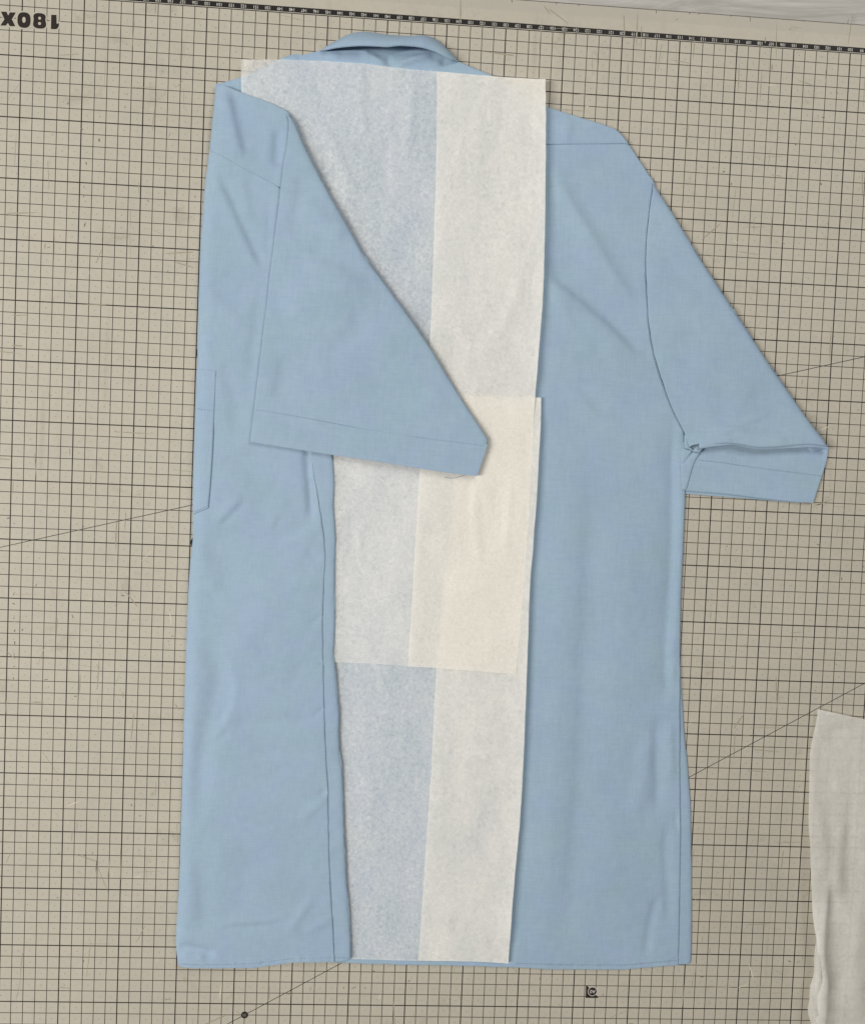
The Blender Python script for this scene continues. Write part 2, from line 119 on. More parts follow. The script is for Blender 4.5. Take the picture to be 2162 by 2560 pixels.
WRINKLES = {
 'back_panel': [([(3.5,-20.06),(5.2,-20.98),(7.07,-22.24),(9.34,-23.89),(11.43,-25.7),(13.35,-27.49)],0.34,0.085,'s'),([(4.45,-21.8),(6.8,-23.72),(8.98,-25.55),(11.53,-27.59)],0.9,0.07,'r'),([(4.18,-11.52),(6.71,-15.24),(9.14,-18.69),(10.65,-20.79),(12.34,-23.09)],0.2,0.03,'r'),([(4.62,-11.32),(7.22,-15.04),(9.66,-18.49),(11.16,-20.59),(12.86,-22.89)],0.42,0.045,'s'),([(3.19,-10.24),(4.88,-13.16),(6.79,-16.76),(8.71,-20.38)],0.7,-0.05,'s'),([(5.79,-22.99),(7.18,-24.55),(9.6,-27.51)],0.26,0.028,'s'),([(7.1,-29.69),(8.57,-31.17),(9.86,-32.49)],0.3,0.03,'s'),([(3.7,-24.23),(5.77,-24.08),(7.51,-24.19)],0.22,-0.035,'r'),([(6.9,-32.8),(7.16,-48.42),(7.16,-66.12),(6.8,-80.52)],1.3,0.06,'r'),([(8.7,-33.75),(8.92,-48.36),(8.93,-66.07),(8.59,-80.5)],0.5,0.03,'s'),([(12.07,-37.76),(12.47,-55.3),(12.08,-78.63)],2.0,0.06,'r'),([(16.06,-31.16),(16.39,-35.83),(16.75,-41.05),(16.84,-44.56),(16.82,-48.08),(16.8,-51.61),(16.78,-53.74),(16.81,-56.94),(16.67,-58.37)],0.85,-0.24,'c'),([(16.37,-58.02),(16.2,-60.17),(16.24,-62.31),(16.62,-65.18),(16.52,-67.34)],0.5,-0.09,'r'),([(17.2,-58.71),(17.54,-62.28),(17.73,-64.43)],0.3,0.06,'r'),([(16.55,-53.57),(17.62,-54.78)],0.2,0.07,'r'),([(16.9,-53.38),(17.14,-51.25)],0.2,0.06,'r'),([(16.85,-55.16),(17.36,-56.57)],0.16,-0.06,'r'),([(17.82,-67.31),(17.4,-70.2),(18.05,-74.18),(18.11,-77.81)],0.45,-0.07,'r'),([(17.26,-74.19),(16.58,-76.38),(16.22,-80.39)],0.4,-0.07,'r'),([(18.23,-66.94),(18.47,-68.74)],0.15,-0.06,'r'),([(14.03,-67.75),(14.99,-65.57),(15.57,-59.83)],0.8,0.07,'r')],
 'fold_front': [([(-23.83,-13.66),(-23.16,-14.76),(-22.61,-15.71),(-21.64,-17.86),(-21.33,-18.34),(-20.15,-20.78),(-19.18,-22.02)],0.2,0.055,'s'),([(-21.32,-13.9),(-20.93,-15.52),(-20.32,-17.78)],0.3,0.03,'s'),([(-19.26,-15.09),(-19.19,-16.99),(-19.2,-18.81),(-19.17,-20.49),(-18.94,-21.28)],0.14,-0.035,'r'),([(-19.6,-22.37),(-19.96,-26.38),(-20.42,-32.42)],0.5,-0.05,'r'),([(-20.4,-40.64),(-21.43,-41.9),(-22.63,-43.1)],0.13,0.042,'s'),([(-17.41,-41.84),(-18.03,-43.29)],0.14,0.02,'s'),([(-15.35,-35.55),(-15.19,-37.91),(-14.88,-39.93),(-14.71,-42.65)],0.33,-0.16,'r'),([(-14.61,-43.6),(-13.75,-43.87)],0.15,-0.05,'r'),([(-15.11,-44.71),(-13.88,-45.86)],0.35,-0.05,'r'),([(-23.3,-51.5),(-22.73,-53.53),(-22.02,-55.57),(-22.49,-58.78),(-23.0,-60.8),(-23.3,-63.78),(-23.42,-66.66),(-23.39,-69.45)],0.85,-0.13,'r'),([(-21.68,-54.53),(-20.75,-56.39),(-20.95,-58.29),(-21.98,-60.74)],0.2,-0.035,'s'),([(-21.92,-59.7),(-21.54,-59.0)],0.2,-0.04,'r'),([(-22.13,-61.5),(-21.53,-61.14),(-21.08,-60.37)],0.22,-0.06,'r'),([(-21.5,-60.1),(-18.47,-59.7),(-13.37,-59.45)],0.55,-0.05,'r'),([(-19.39,-62.4),(-16.68,-62.05),(-13.25,-62.44)],0.6,-0.04,'r'),([(-13.19,-65.9),(-12.52,-65.46)],0.2,-0.07,'r'),([(-14.75,-68.21),(-12.5,-66.06)],0.35,0.05,'r'),([(-21.26,-77.54),(-18.2,-77.28),(-15.63,-77.03)],0.13,-0.03,'s'),([(-24.94,-79.5),(-22.9,-79.68),(-21.35,-80.22)],0.45,-0.14,'r'),([(-22.99,-79.96),(-22.53,-80.66)],0.15,0.08,'r'),([(-15.42,-78.09),(-13.47,-74.87)],0.4,0.05,'r'),([(-21.19,-69.4),(-21.56,-73.61),(-20.95,-76.76)],1.2,0.07,'r'),([(-17.48,-49.24),(-19.09,-51.35),(-20.35,-54.14)],1.2,0.05,'r'),([(-14.92,-54.31),(-16.19,-56.77)],0.5,-0.04,'r'),([(-20.95,-36.48),(-19.52,-39.11),(-17.44,-41.06)],1.6,-0.06,'r'),([(-24.06,-22.62),(-22.68,-24.53),(-20.65,-25.75)],0.35,0.025,'s'),([(-23.02,-29.21),(-21.75,-32.49),(-21.98,-35.52)],0.4,0.035,'s'),([(-22.75,-22.22),(-21.09,-22.62)],0.12,0.02,'s'),([(-24.05,-43.7),(-22.61,-46.7),(-21.85,-49.4)],0.6,0.04,'s'),([(-19.25,-46.91),(-16.52,-47.84),(-13.84,-47.05)],0.4,0.03,'s'),([(-23.82,-71.9),(-23.06,-74.69),(-23.3,-77.85)],0.4,0.04,'s'),([(-19.71,-72.87),(-17.01,-72.12),(-13.54,-73.11)],0.6,0.03,'s'),([(-17.65,-44.47),(-15.33,-43.35),(-13.85,-42.27)],0.25,0.03,'s'),([(-14.7,-51.2),(-13.5,-50.47)],0.14,-0.05,'r'),([(-13.92,-53.93),(-13.28,-54.6)],0.12,-0.05,'r'),([(-14.06,-59.13),(-13.0,-58.4)],0.14,-0.05,'r'),([(-14.04,-78.06),(-11.54,-76.61)],0.3,0.04,'r')],
 'fold_yoke': [([(-23.06,-6.62),(-22.71,-7.47),(-22.23,-9.17),(-21.66,-11.38),(-21.25,-12.83)],0.28,0.075,'s'),([(-18.55,-9.75),(-18.71,-10.8),(-18.69,-13.26)],0.45,-0.13,'r'),([(-20.55,-9.29),(-19.92,-13.17)],0.6,-0.05,'r')],
 'sleeve_left': [([(-16.8,-15.75),(-14.93,-17.12),(-12.54,-18.79)],0.9,0.1,'r'),([(-17.97,-24.38),(-14.69,-23.54),(-10.42,-21.98)],1.6,0.12,'r'),([(-7.9,-26.17),(-11.15,-28.67),(-15.74,-30.9)],1.5,0.06,'r'),([(-12.85,-28.09),(-7.72,-30.51),(-1.48,-33.59)],1.4,-0.05,'r'),([(-16.14,-20.31),(-13.79,-20.84),(-11.42,-22.03)],0.5,0.05,'s'),([(-17.83,-28.34),(-18.07,-31.02),(-18.61,-32.71)],0.3,0.03,'s'),([(-11.34,-24.02),(-12.57,-26.75),(-15.15,-28.87)],0.6,0.04,'s'),([(-16.9,-13.14),(-17.11,-16.42),(-17.5,-19.07)],0.35,0.03,'s'),([(-5.02,-30.38),(-3.24,-32.32),(-1.46,-34.09)],0.3,0.025,'s'),([(-12.02,-32.06),(-8.96,-32.92),(-5.57,-33.44)],0.5,0.03,'s')],
 'sleeve_right': [([(21.53,-26.27),(23.52,-27.04)],0.1,0.02,'s'),([(14.46,-25.61),(17.06,-28.22),(21.03,-29.75)],0.5,0.035,'s'),([(13.74,-18.83),(15.22,-20.45),(18.07,-21.32)],0.4,0.03,'s'),([(18.7,-32.27),(21.93,-32.99),(26.58,-33.3)],0.35,0.04,'s'),([(17.35,-33.37),(18.8,-34.0)],0.15,-0.05,'r'),([(19.48,-33.62),(21.9,-32.47),(24.5,-31.38)],0.2,0.06,'r'),([(17.15,-32.97),(19.81,-33.19),(21.96,-33.51)],0.25,-0.06,'r'),([(17.31,-26.49),(20.61,-28.73),(23.54,-30.32)],1.2,0.07,'r'),([(14.34,-17.11),(15.67,-22.13),(18.05,-27.14)],1.4,-0.06,'r'),([(21.57,-34.08),(21.54,-33.7)],0.6,-0.1,'r')],
 'yoke': [([(-12.2,-2.92),(-11.01,-3.43),(-9.88,-4.21)],0.3,0.13,'r'),([(-6.0,-2.76),(-7.5,-3.19),(-9.31,-4.1)],0.25,0.14,'r'),([(-9.92,-3.16),(-9.65,-3.96)],0.25,-0.1,'r'),([(-5.31,-3.17),(-5.05,-3.65)],0.3,-0.1,'r'),([(-14.86,-3.17),(-13.84,-3.75)],0.4,0.05,'r'),([(5.6,-7.1),(5.44,-9.45)],0.5,0.06,'r'),([(-18.8,-4.15),(-17.16,-3.85)],0.25,0.08,'r')],
 'tissue_a_lower': [([(-12.01,-3.64),(-11.96,-7.26),(-11.5,-10.53)],0.3,0.1,'r'),([(-7.64,-3.84),(-7.62,-8.3),(-8.13,-12.31)],0.3,0.09,'r'),([(-15.31,-8.79),(-13.52,-11.98),(-11.69,-15.85)],0.35,0.1,'r'),([(-13.63,-13.31),(-12.72,-15.25),(-11.61,-17.85)],0.3,0.08,'r'),([(-9.97,-8.45),(-9.6,-13.4)],0.5,-0.02,'r'),([(-18.76,-5.41),(-16.6,-9.86),(-13.41,-14.62)],0.8,-0.06,'r'),([(-9.28,-4.77),(-9.43,-9.41),(-8.83,-15.68)],0.16,0.05,'r'),([(-6.78,-4.28),(-6.64,-9.23)],0.14,0.04,'r'),([(-20.72,-5.86),(-18.96,-9.03)],0.25,0.05,'r'),([(-3.53,-9.03),(-3.39,-13.69)],0.16,0.05,'r'),([(-4.17,-11.4),(-3.93,-15.39)],0.12,0.04,'r'),([(2.68,-17.7),(1.91,-23.15),(-0.65,-27.36)],0.5,0.06,'r'),([(-3.87,-24.47),(-0.98,-27.71),(2.4,-26.18)],0.35,0.05,'r'),([(-16.49,-12.82),(-12.87,-19.92),(-9.63,-25.11)],0.2,0.06,'r'),([(-0.98,-5.54),(-0.62,-8.85)],0.2,0.03,'r')],
 'tissue_b_lower': [([(-0.88,-37.97),(-0.88,-41.75),(-0.17,-45.87)],0.3,0.05,'r'),([(2.09,-38.53),(1.95,-45.09)],0.25,0.05,'r'),([(-11.73,-40.14),(-9.75,-38.69)],0.12,0.05,'r'),([(-12.27,-43.92),(-11.79,-47.34)],0.15,0.04,'r'),([(-12.05,-51.14),(-10.24,-52.11)],0.2,0.05,'r'),([(-2.19,-62.69),(2.32,-61.87)],0.5,0.04,'r'),([(-11.34,-58.91),(-9.95,-59.4),(-9.73,-60.44)],0.12,0.05,'r'),([(-10.5,-62.91),(-8.69,-64.97),(-8.84,-69.9)],0.4,0.04,'r'),([(-12.35,-41.88),(-11.35,-41.15),(-10.86,-40.86)],0.15,0.07,'r'),([(-10.62,-42.49),(-10.51,-45.23)],0.15,0.06,'r'),([(-11.69,-58.75),(-9.91,-60.44),(-6.46,-60.35)],0.3,0.05,'r'),([(-11.39,-66.44),(-7.93,-66.53)],0.4,0.04,'r')],
 'loose': [([(31.29,-60.43),(33.37,-58.57),(36.33,-58.85)],0.8,-0.1,'r'),([(33.54,-66.89),(32.88,-70.92),(33.48,-74.56)],0.6,0.1,'r'),([(34.43,-63.6),(34.05,-69.07),(34.89,-76.37)],0.7,-0.1,'r'),([(30.93,-66.23),(31.84,-69.11),(31.71,-72.76)],0.5,0.075,'r'),([(35.51,-74.53),(35.13,-80.05),(35.89,-85.97)],1.0,0.2,'r'),([(33.05,-76.4),(33.14,-80.82),(33.94,-87.48)],0.6,-0.125,'r'),([(32.48,-72.2),(32.43,-74.32),(32.12,-77.52),(32.09,-79.36),(32.4,-80.72),(32.69,-82.38),(32.54,-84.67),(32.32,-88.23)],0.22,0.2,'s')],
}



# ------------------------------------------------------------------ node helpers
class NT:
    def __init__(self, name):
        self.m = bpy.data.materials.new(name)
        self.m.use_nodes = True
        self.t = self.m.node_tree
        self.p = self.t.nodes['Principled BSDF']
        self.out = self.t.nodes['Material Output']

    def n(self, kind, **kw):
        nd = self.t.nodes.new(kind)
        for k, v in kw.items():
            setattr(nd, k, v)
        return nd

    def put(self, sock, v):
        if isinstance(v, bpy.types.NodeSocket):
            self.t.links.new(v, sock)
        elif v is not None:
            sock.default_value = v

    def math(self, op, a, b=None, c=None, clamp=False):
        nd = self.n('ShaderNodeMath', operation=op, use_clamp=clamp)
        for i, v in enumerate((a, b, c)):
            self.put(nd.inputs[i], v)
        return nd.outputs[0]

    def mix(self, fac, a, b):
        nd = self.n('ShaderNodeMix', data_type='RGBA')
        self.put(nd.inputs[0], fac)
        self.put(nd.inputs[6], a if isinstance(a, bpy.types.NodeSocket) else (*a, 1))
        self.put(nd.inputs[7], b if isinstance(b, bpy.types.NodeSocket) else (*b, 1))
        return nd.outputs[2]

    def ramp(self, fac, lo, hi, a=0.0, b=1.0):
        nd = self.n('ShaderNodeMapRange', interpolation_type='SMOOTHSTEP')
        self.put(nd.inputs[0], fac)
        for i, v in ((1, lo), (2, hi), (3, a), (4, b)):
            nd.inputs[i].default_value = v
        return nd.outputs[0]

    def coord(self, scale=(100, 100, 100), rot=0.0):
        tc = self.n('ShaderNodeTexCoord')
        mp = self.n('ShaderNodeMapping')
        mp.inputs['Scale'].default_value = scale
        mp.inputs['Rotation'].default_value = (0, 0, rot)
        self.t.links.new(tc.outputs['Object'], mp.inputs[0])
        return mp.outputs[0]

    def noise(self, vec, scale, detail=3.0, rough=0.55, dist=0.0):
        nd = self.n('ShaderNodeTexNoise')
        self.put(nd.inputs['Vector'], vec)
        nd.inputs['Scale'].default_value = scale
        nd.inputs['Detail'].default_value = detail
        nd.inputs['Roughness'].default_value = rough
        nd.inputs['Distortion'].default_value = dist
        return nd.outputs[0]

    def bump(self, h, strength, dist=0.001):
        nd = self.n('ShaderNodeBump')
        nd.inputs['Strength'].default_value = strength
        nd.inputs['Distance'].default_value = dist
        self.put(nd.inputs['Height'], h)
        self.t.links.new(nd.outputs[0], self.p.inputs['Normal'])
        return nd.outputs[0]


def lin(r, g, b):
    def f(v):
        v /= 255.0
        return v / 12.92 if v <= 0.04045 else ((v + 0.055) / 1.055) ** 2.4
    return (f(r), f(g), f(b))


# ------------------------------------------------------------------ materials
def mat_fabric(name='blue_poplin', col=(0.300, 0.405, 0.515), seed=0.0):
    k = NT(name)
    v = k.coord()
    big = k.noise(v, 0.16, 3, 0.6)
    mid = k.noise(v, 1.3, 4, 0.6)
    warp = k.noise(k.coord((900, 70, 100)), 1.0, 2, 0.7)
    weft = k.noise(k.coord((70, 900, 100)), 1.0, 2, 0.7)
    weave = k.math('ADD', warp, weft)
    f = k.math('ADD', k.math('MULTIPLY', weave, 0.34), k.math('MULTIPLY', mid, 0.25))
    f = k.math('ADD', f, k.math('MULTIPLY', big, 0.30))
    f = k.ramp(f, 0.40, 0.82)
    a = tuple(c * s for c, s in zip(col, (0.915, 0.93, 0.935)))
    b = tuple(c * s for c, s in zip(col, (1.08, 1.065, 1.06)))
    hue = k.ramp(k.noise(v, 0.28, 4, 0.6), 0.35, 0.65)
    cc = k.mix(f, a, b)
    mm = k.n('ShaderNodeMix', data_type='RGBA', blend_type='MULTIPLY')
    mm.inputs[0].default_value = 1.0
    k.put(mm.inputs[6], cc)
    k.put(mm.inputs[7], k.mix(hue, (1.0, 1.010, 0.975), (1.0, 0.990, 1.025)))
    k.put(k.p.inputs['Base Color'], mm.outputs[2])
    k.p.inputs['Roughness'].default_value = 0.85
    k.p.inputs['Specular IOR Level'].default_value = 0.16
    k.p.inputs['Sheen Weight'].default_value = 0.08
    h = k.math('ADD', k.math('MULTIPLY', weave, 0.10), k.math('MULTIPLY', mid, 1.0))
    k.bump(h, 0.30, 0.0012)
    return k.m


def mat_tissue(name, refl=0.37, col=(0.985, 0.970, 0.945), clear=0.32, amp=0.80):
    """Thin tissue: part of the light is scattered back, part scattered through, a little passes straight."""
    k = NT(name)
    v = k.coord()
    fib = k.noise(v, 3.6, 5, 0.70, 0.8)
    blot = k.noise(k.coord((100, 40, 100)), 0.45, 3, 0.6)
    o = k.math('ADD', k.math('MULTIPLY', k.math('SUBTRACT', fib, 0.5), amp),
               k.math('MULTIPLY', k.math('SUBTRACT', blot, 0.5), 0.32))
    o = k.math('ADD', o, refl, clamp=True)
    dif = k.n('ShaderNodeBsdfDiffuse')
    trl = k.n('ShaderNodeBsdfTranslucent')
    tra = k.n('ShaderNodeBsdfTransparent')
    k.put(dif.inputs[0], (*col, 1))
    k.put(trl.inputs[0], (*col, 1))
    bmp = k.n('ShaderNodeBump')
    bmp.inputs['Strength'].default_value = 0.35
    bmp.inputs['Distance'].default_value = 0.0010
    k.put(bmp.inputs['Height'], k.math('ADD', k.noise(v, 0.8, 4, 0.6), k.math('MULTIPLY', fib, 0.3)))
    k.put(dif.inputs['Normal'], bmp.outputs[0])
    m1 = k.n('ShaderNodeMixShader')
    m1.inputs[0].default_value = clear / (1 - refl)
    k.put(m1.inputs[1], trl.outputs[0])
    k.put(m1.inputs[2], tra.outputs[0])
    m2 = k.n('ShaderNodeMixShader')
    k.put(m2.inputs[0], o)
    k.put(m2.inputs[1], m1.outputs[0])
    k.put(m2.inputs[2], dif.outputs[0])
    k.put(k.out.inputs['Surface'], m2.outputs[0])
    return k.m


BEIGE = (0.450, 0.421, 0.354)
INK = (0.022, 0.017, 0.014)


def mat_base_colour(k, v):
    big = k.noise(v, 0.05, 3, 0.6)
    mid = k.noise(v, 0.7, 4, 0.65)
    c = k.mix(k.ramp(big, 0.3, 0.7), tuple(x * 0.95 for x in BEIGE), tuple(x * 1.04 for x in BEIGE))
    gr = k.noise(v, 2.6, 5, 0.75)
    c = k.mix(k.ramp(gr, 0.35, 0.75, 0.0, 0.30), c, (BEIGE[0] * 0.72, BEIGE[1] * 0.72, BEIGE[2] * 0.72))
    c = k.mix(k.ramp(mid, 0.25, 0.75, 0.0, 0.45), c, (BEIGE[0] * 1.10, BEIGE[1] * 1.06, BEIGE[2] * 1.02))
    # handling dirt: soft patches, long faint streaks, and rubbed lighter spots
    dirt = k.noise(k.coord((100, 100, 100)), 0.33, 6, 0.72, 0.5)
    c = k.mix(k.ramp(dirt, 0.57, 0.74, 0.0, 0.40), c, (0.27, 0.235, 0.175))
    st = k.noise(k.coord((140, 9, 100)), 0.45, 3, 0.6, 0.2)
    c = k.mix(k.ramp(st, 0.64, 0.76, 0.0, 0.26), c, (0.27, 0.24, 0.19))
    st2 = k.noise(k.coord((10, 150, 100)), 0.45, 3, 0.6, 0.2)
    c = k.mix(k.ramp(st2, 0.66, 0.78, 0.0, 0.20), c, (0.29, 0.255, 0.20))
    rub = k.noise(k.coord((130, 60, 100)), 0.14, 4, 0.7)
    c = k.mix(k.ramp(rub, 0.66, 0.74, 0.0, 0.4), c, (0.55, 0.51, 0.41))
    return c


def mat_mat(grid=True, name='printed_mat_vinyl'):
    k = NT(name)
    v = k.coord()
    c = mat_base_colour(k, v)
    if grid:
        sp = k.n('ShaderNodeSeparateXYZ')
        k.put(sp.inputs[0], v)
        x, y = sp.outputs[0], sp.outputs[1]
        inside = k.math('LESS_THAN', y, 0.03)

        def line(t, period, w):
            return k.math('LESS_THAN', k.math('PINGPONG', t, period / 2.0), w / 2.0)
        minor = k.math('MAXIMUM', line(x, 1.0, 0.064), line(y, 1.0, 0.064))
        major = k.math('MAXIMUM', line(x, 5.0, 0.098), line(y, 5.0, 0.098))
        wear = k.ramp(k.noise(v, 1.4, 5, 0.7), 0.28, 0.40, 0.6, 0.95)
        minor = k.math('MULTIPLY', k.math('MULTIPLY', minor, inside), wear)
        major = k.math('MULTIPLY', k.math('MULTIPLY', major, inside), k.math('MAXIMUM', wear, 0.92))
        dx = k.math('PINGPONG', k.math('ADD', x, 0.5), 0.5)
        dy = k.math('PINGPONG', k.math('ADD', y, 0.5), 0.5)
        jx = k.math('MULTIPLY', k.math('SUBTRACT', k.noise(v, 0.9, 2), 0.5), 0.06)
        dd = k.math('ADD', k.math('POWER', k.math('ADD', dx, jx), 2.0), k.math('POWER', dy, 2.0))
        dot = k.math('MULTIPLY', k.math('LESS_THAN', dd, 0.0030),
                     k.ramp(k.noise(v, 0.8, 3, 0.7), 0.30, 0.62, 0.08, 0.50))
        dot = k.math('MULTIPLY', dot, inside)
        c = k.mix(dot, c, (0.16, 0.13, 0.10))
        c = k.mix(minor, c, (0.035, 0.028, 0.022))
        c = k.mix(major, c, INK)
        strip = k.math('MULTIPLY', k.math('GREATER_THAN', y, 0.075), k.math('LESS_THAN', y, 0.52))
        c = k.mix(strip, c, (0.016, 0.014, 0.013))
        gap = k.math('MULTIPLY', k.math('GREATER_THAN', y, 0.04), k.math('LESS_THAN', y, 0.075))
        c = k.mix(gap, c, (0.55, 0.52, 0.44))
        tone = k.ramp(y, 1.42, 1.52, 0.0, 0.5)
        c = k.mix(tone, c, (BEIGE[0] * 0.88, BEIGE[1] * 0.89, BEIGE[2] * 0.92))
    k.put(k.p.inputs['Base Color'], c)
    k.p.inputs['Roughness'].default_value = 0.62
    k.p.inputs['Specular IOR Level'].default_value = 0.25
    k.bump(k.noise(v, 3.0, 4, 0.6), 0.08, 0.0008)
    return k.m


def mat_plain(name, col, rough=0.6, spec=0.25, var=0.12, scale=3.0):
    k = NT(name)
    f = k.noise(k.coord(), scale, 4, 0.6)
    k.put(k.p.inputs['Base Color'], k.mix(f, tuple(x * (1 - var) for x in col), tuple(x * (1 + var) for x in col)))
    k.p.inputs['Roughness'].default_value = rough
    k.p.inputs['Specular IOR Level'].default_value = spec
    return k.m


def mat_wood():
    k = NT('pale_grained_laminate')
    v = k.coord((16, 95, 100), math.radians(-11))
    g1 = k.noise(v, 0.42, 7, 0.68, 1.3)
    g2 = k.noise(k.coord((30, 260, 100), math.radians(-13)), 0.6, 4, 0.6, 0.6)
    f = k.math('ADD', k.math('MULTIPLY', g1, 0.75), k.math('MULTIPLY', g2, 0.25))
    c = k.mix(k.ramp(f, 0.36, 0.64), (0.30, 0.285, 0.26), (0.48, 0.462, 0.43))
    k.put(k.p.inputs['Base Color'], c)
    k.p.inputs['Roughness'].default_value = 0.5
    k.p.inputs['Specular IOR Level'].default_value = 0.3
    return k.m


FABRIC = mat_fabric()
FABRIC_IN = mat_fabric('blue_poplin_inside', (0.307, 0.413, 0.524))
THREAD = mat_plain('blue_thread', (0.215, 0.315, 0.425), 0.8, 0.1)
TISSUE = mat_tissue('white_tissue_paper')
TISSUE_BRIGHT = mat_tissue('white_tissue_paper_brightened', 0.465, (0.99, 0.962, 0.905), 0.22, 0.70)   # same paper, lightened: the doubled layers' extra brightness is put into its colour
TISSUE_LOOSE = mat_tissue('loose_tissue_paper', 0.46, (0.92, 0.91, 0.87), 0.22, 0.45)
MAT = mat_mat()
MAT_PLAIN = mat_mat(False, 'plain_mat_vinyl')
INKM = mat_plain('black_print', INK, 0.55, 0.25, 0.2)
WHITE = mat_plain('white_print', (0.56, 0.54, 0.49), 0.6, 0.2, 0.1)
GREYP = mat_plain('worn_grey_print', (0.20, 0.19, 0.17), 0.6, 0.2, 0.2)
SCUFF = mat_plain('grey_scuff', (0.17, 0.15, 0.12), 0.7, 0.15, 0.3)
SCUFF_F = mat_plain('faint_scuff', (0.315, 0.28, 0.21), 0.7, 0.15, 0.2)
SCUFF_W = mat_plain('pale_scuff', (0.58, 0.53, 0.42), 0.7, 0.15, 0.1)
BUTTON = mat_plain('dark_button_plastic', (0.02, 0.025, 0.035), 0.35, 0.5)
WOOD = mat_wood()


# ------------------------------------------------------------------ object helpers
def tag(o, label=None, cat=None, group=None, kind=None):
    if label: o['label'] = label
    if cat: o['category'] = cat
    if group: o['group'] = group
    if kind: o['kind'] = kind
    return o


def thing(name, label, cat, loc=(0, 0, 0)):
    o = bpy.data.objects.new(name, None)
    o.empty_display_size = 0.05
    COL.objects.link(o)
    o.location = loc
    return tag(o, label, cat)


def link_mesh(name, me, mat, parent=None, smooth=False):
    o = bpy.data.objects.new(name, me)
    COL.objects.link(o)
    me.materials.clear()
    me.materials.append(mat)
    if smooth:
        me.polygons.foreach_set('use_smooth', [True] * len(me.polygons))
    if parent:
        o.parent = parent
    return o


def mesh_from(name, verts, faces, mat, parent=None, smooth=False):
    me = bpy.data.meshes.new(name)
    me.from_pydata([(x * CM, y * CM, z * CM) for x, y, z in verts], [], faces)
    me.update()
    return link_mesh(name, me, mat, parent, smooth)


def curve_mesh(name, loops, z, mat, parent, thick=0.004):
    """Flat lettering: filled 2-D outlines (inner loops become holes)."""
    cu = bpy.data.curves.new(name, 'CURVE')
    cu.dimensions = '2D'
    cu.fill_mode = 'BOTH'
    cu.extrude = thick * CM
    for lp in loops:
        s = cu.splines.new('POLY')
        s.points.add(len(lp) - 1)
        for p, q in zip(s.points, lp):
            p.co = (q[0] * CM, q[1] * CM, 0, 1)
        s.use_cyclic_u = True
    tmp = bpy.data.objects.new('tmp', cu)
    COL.objects.link(tmp)
    me = bpy.data.meshes.new_from_object(tmp.evaluated_get(bpy.context.evaluated_depsgraph_get()))
    bpy.data.objects.remove(tmp)
    o = link_mesh(name, me, mat, parent)
    o.location = (0, 0, z * CM)
    return o


def text_mesh(s, size):
    cu = bpy.data.curves.new('lettering', 'FONT')
    cu.body = s
    cu.size = size * CM
    cu.align_x = 'CENTER'
    cu.align_y = 'CENTER'
    cu.resolution_u = 3
    cu.offset = size * CM * .008
    tmp = bpy.data.objects.new('tmp', cu)
    COL.objects.link(tmp)
    me = bpy.data.meshes.new_from_object(tmp.evaluated_get(bpy.context.evaluated_depsgraph_get()))
    bpy.data.objects.remove(tmp)
    return me


def ring(cx, cy, rx, ry, n=28, p=2.0):
    out = []
    for i in range(n):
        a = 2 * math.pi * i / n
        c, s = math.cos(a), math.sin(a)
        out.append((cx + rx * math.copysign(abs(c) ** (2 / p), c), cy + ry * math.copysign(abs(s) ** (2 / p), s)))
    return out


def grow(loop, d):
    """Offset a closed outline outward by d."""
    n = len(loop)
    area = sum(loop[i][0] * loop[(i + 1) % n][1] - loop[(i + 1) % n][0] * loop[i][1] for i in range(n))
    sg = 1 if area > 0 else -1
    out = []
    for i in range(n):
        a, b, c = Vector(loop[i - 1]), Vector(loop[i]), Vector(loop[(i + 1) % n])
        e1, e2 = (b - a).normalized(), (c - b).normalized()
        nn = Vector((e1.y + e2.y, -e1.x - e2.x)) * sg
        if nn.length < 1e-6:
            nn = Vector((e1.y, -e1.x)) * sg
        nn.normalize()
        cosv = max(0.5, nn.dot(Vector((e1.y, -e1.x)) * sg))
        out.append(tuple(b + nn * d / cosv))
    return out


# ------------------------------------------------------------------ cloth and paper sheets
def resample(poly, s, closed=True):
    pts = []
    n = len(poly)
    for i in range(n if closed else n - 1):
        a, b = poly[i], poly[(i + 1) % n]
        L = math.hypot(b[0] - a[0], b[1] - a[1])
        m = max(1, int(round(L / s)))
        for j in range(m):
            t = j / m
            pts.append((a[0] + (b[0] - a[0]) * t, a[1] + (b[1] - a[1]) * t))
    if not closed:
        pts.append(tuple(poly[-1][:2]))
    return pts


def soften(poly, closed=True, keep=32.0):
    """One corner-cutting pass that leaves sharp corners alone."""
    q = [poly[0]]
    for p in poly[1:]:
        if math.hypot(p[0] - q[-1][0], p[1] - q[-1][1]) > .03:
            q.append(p)
    if closed and math.hypot(q[0][0] - q[-1][0], q[0][1] - q[-1][1]) <= .03:
        q.pop()
    poly = q
    n = len(poly)
    out = []
    for i in range(n):
        b = poly[i]
        if not closed and i in (0, n - 1):
            out.append(b)
            continue
        a, c = poly[i - 1], poly[(i + 1) % n]
        e1 = (b[0] - a[0], b[1] - a[1]); e2 = (c[0] - b[0], c[1] - b[1])
        l1, l2 = math.hypot(*e1), math.hypot(*e2)
        if l1 < 1e-6 or l2 < 1e-6:
            continue
        cosv = max(-1, min(1, (e1[0] * e2[0] + e1[1] * e2[1]) / (l1 * l2)))
        if math.degrees(math.acos(cosv)) > keep:
            out.append(b)
        else:
            out.append((b[0] - e1[0] * .25, b[1] - e1[1] * .25))
            out.append((b[0] + e2[0] * .25, b[1] + e2[1] * .25))
    return out


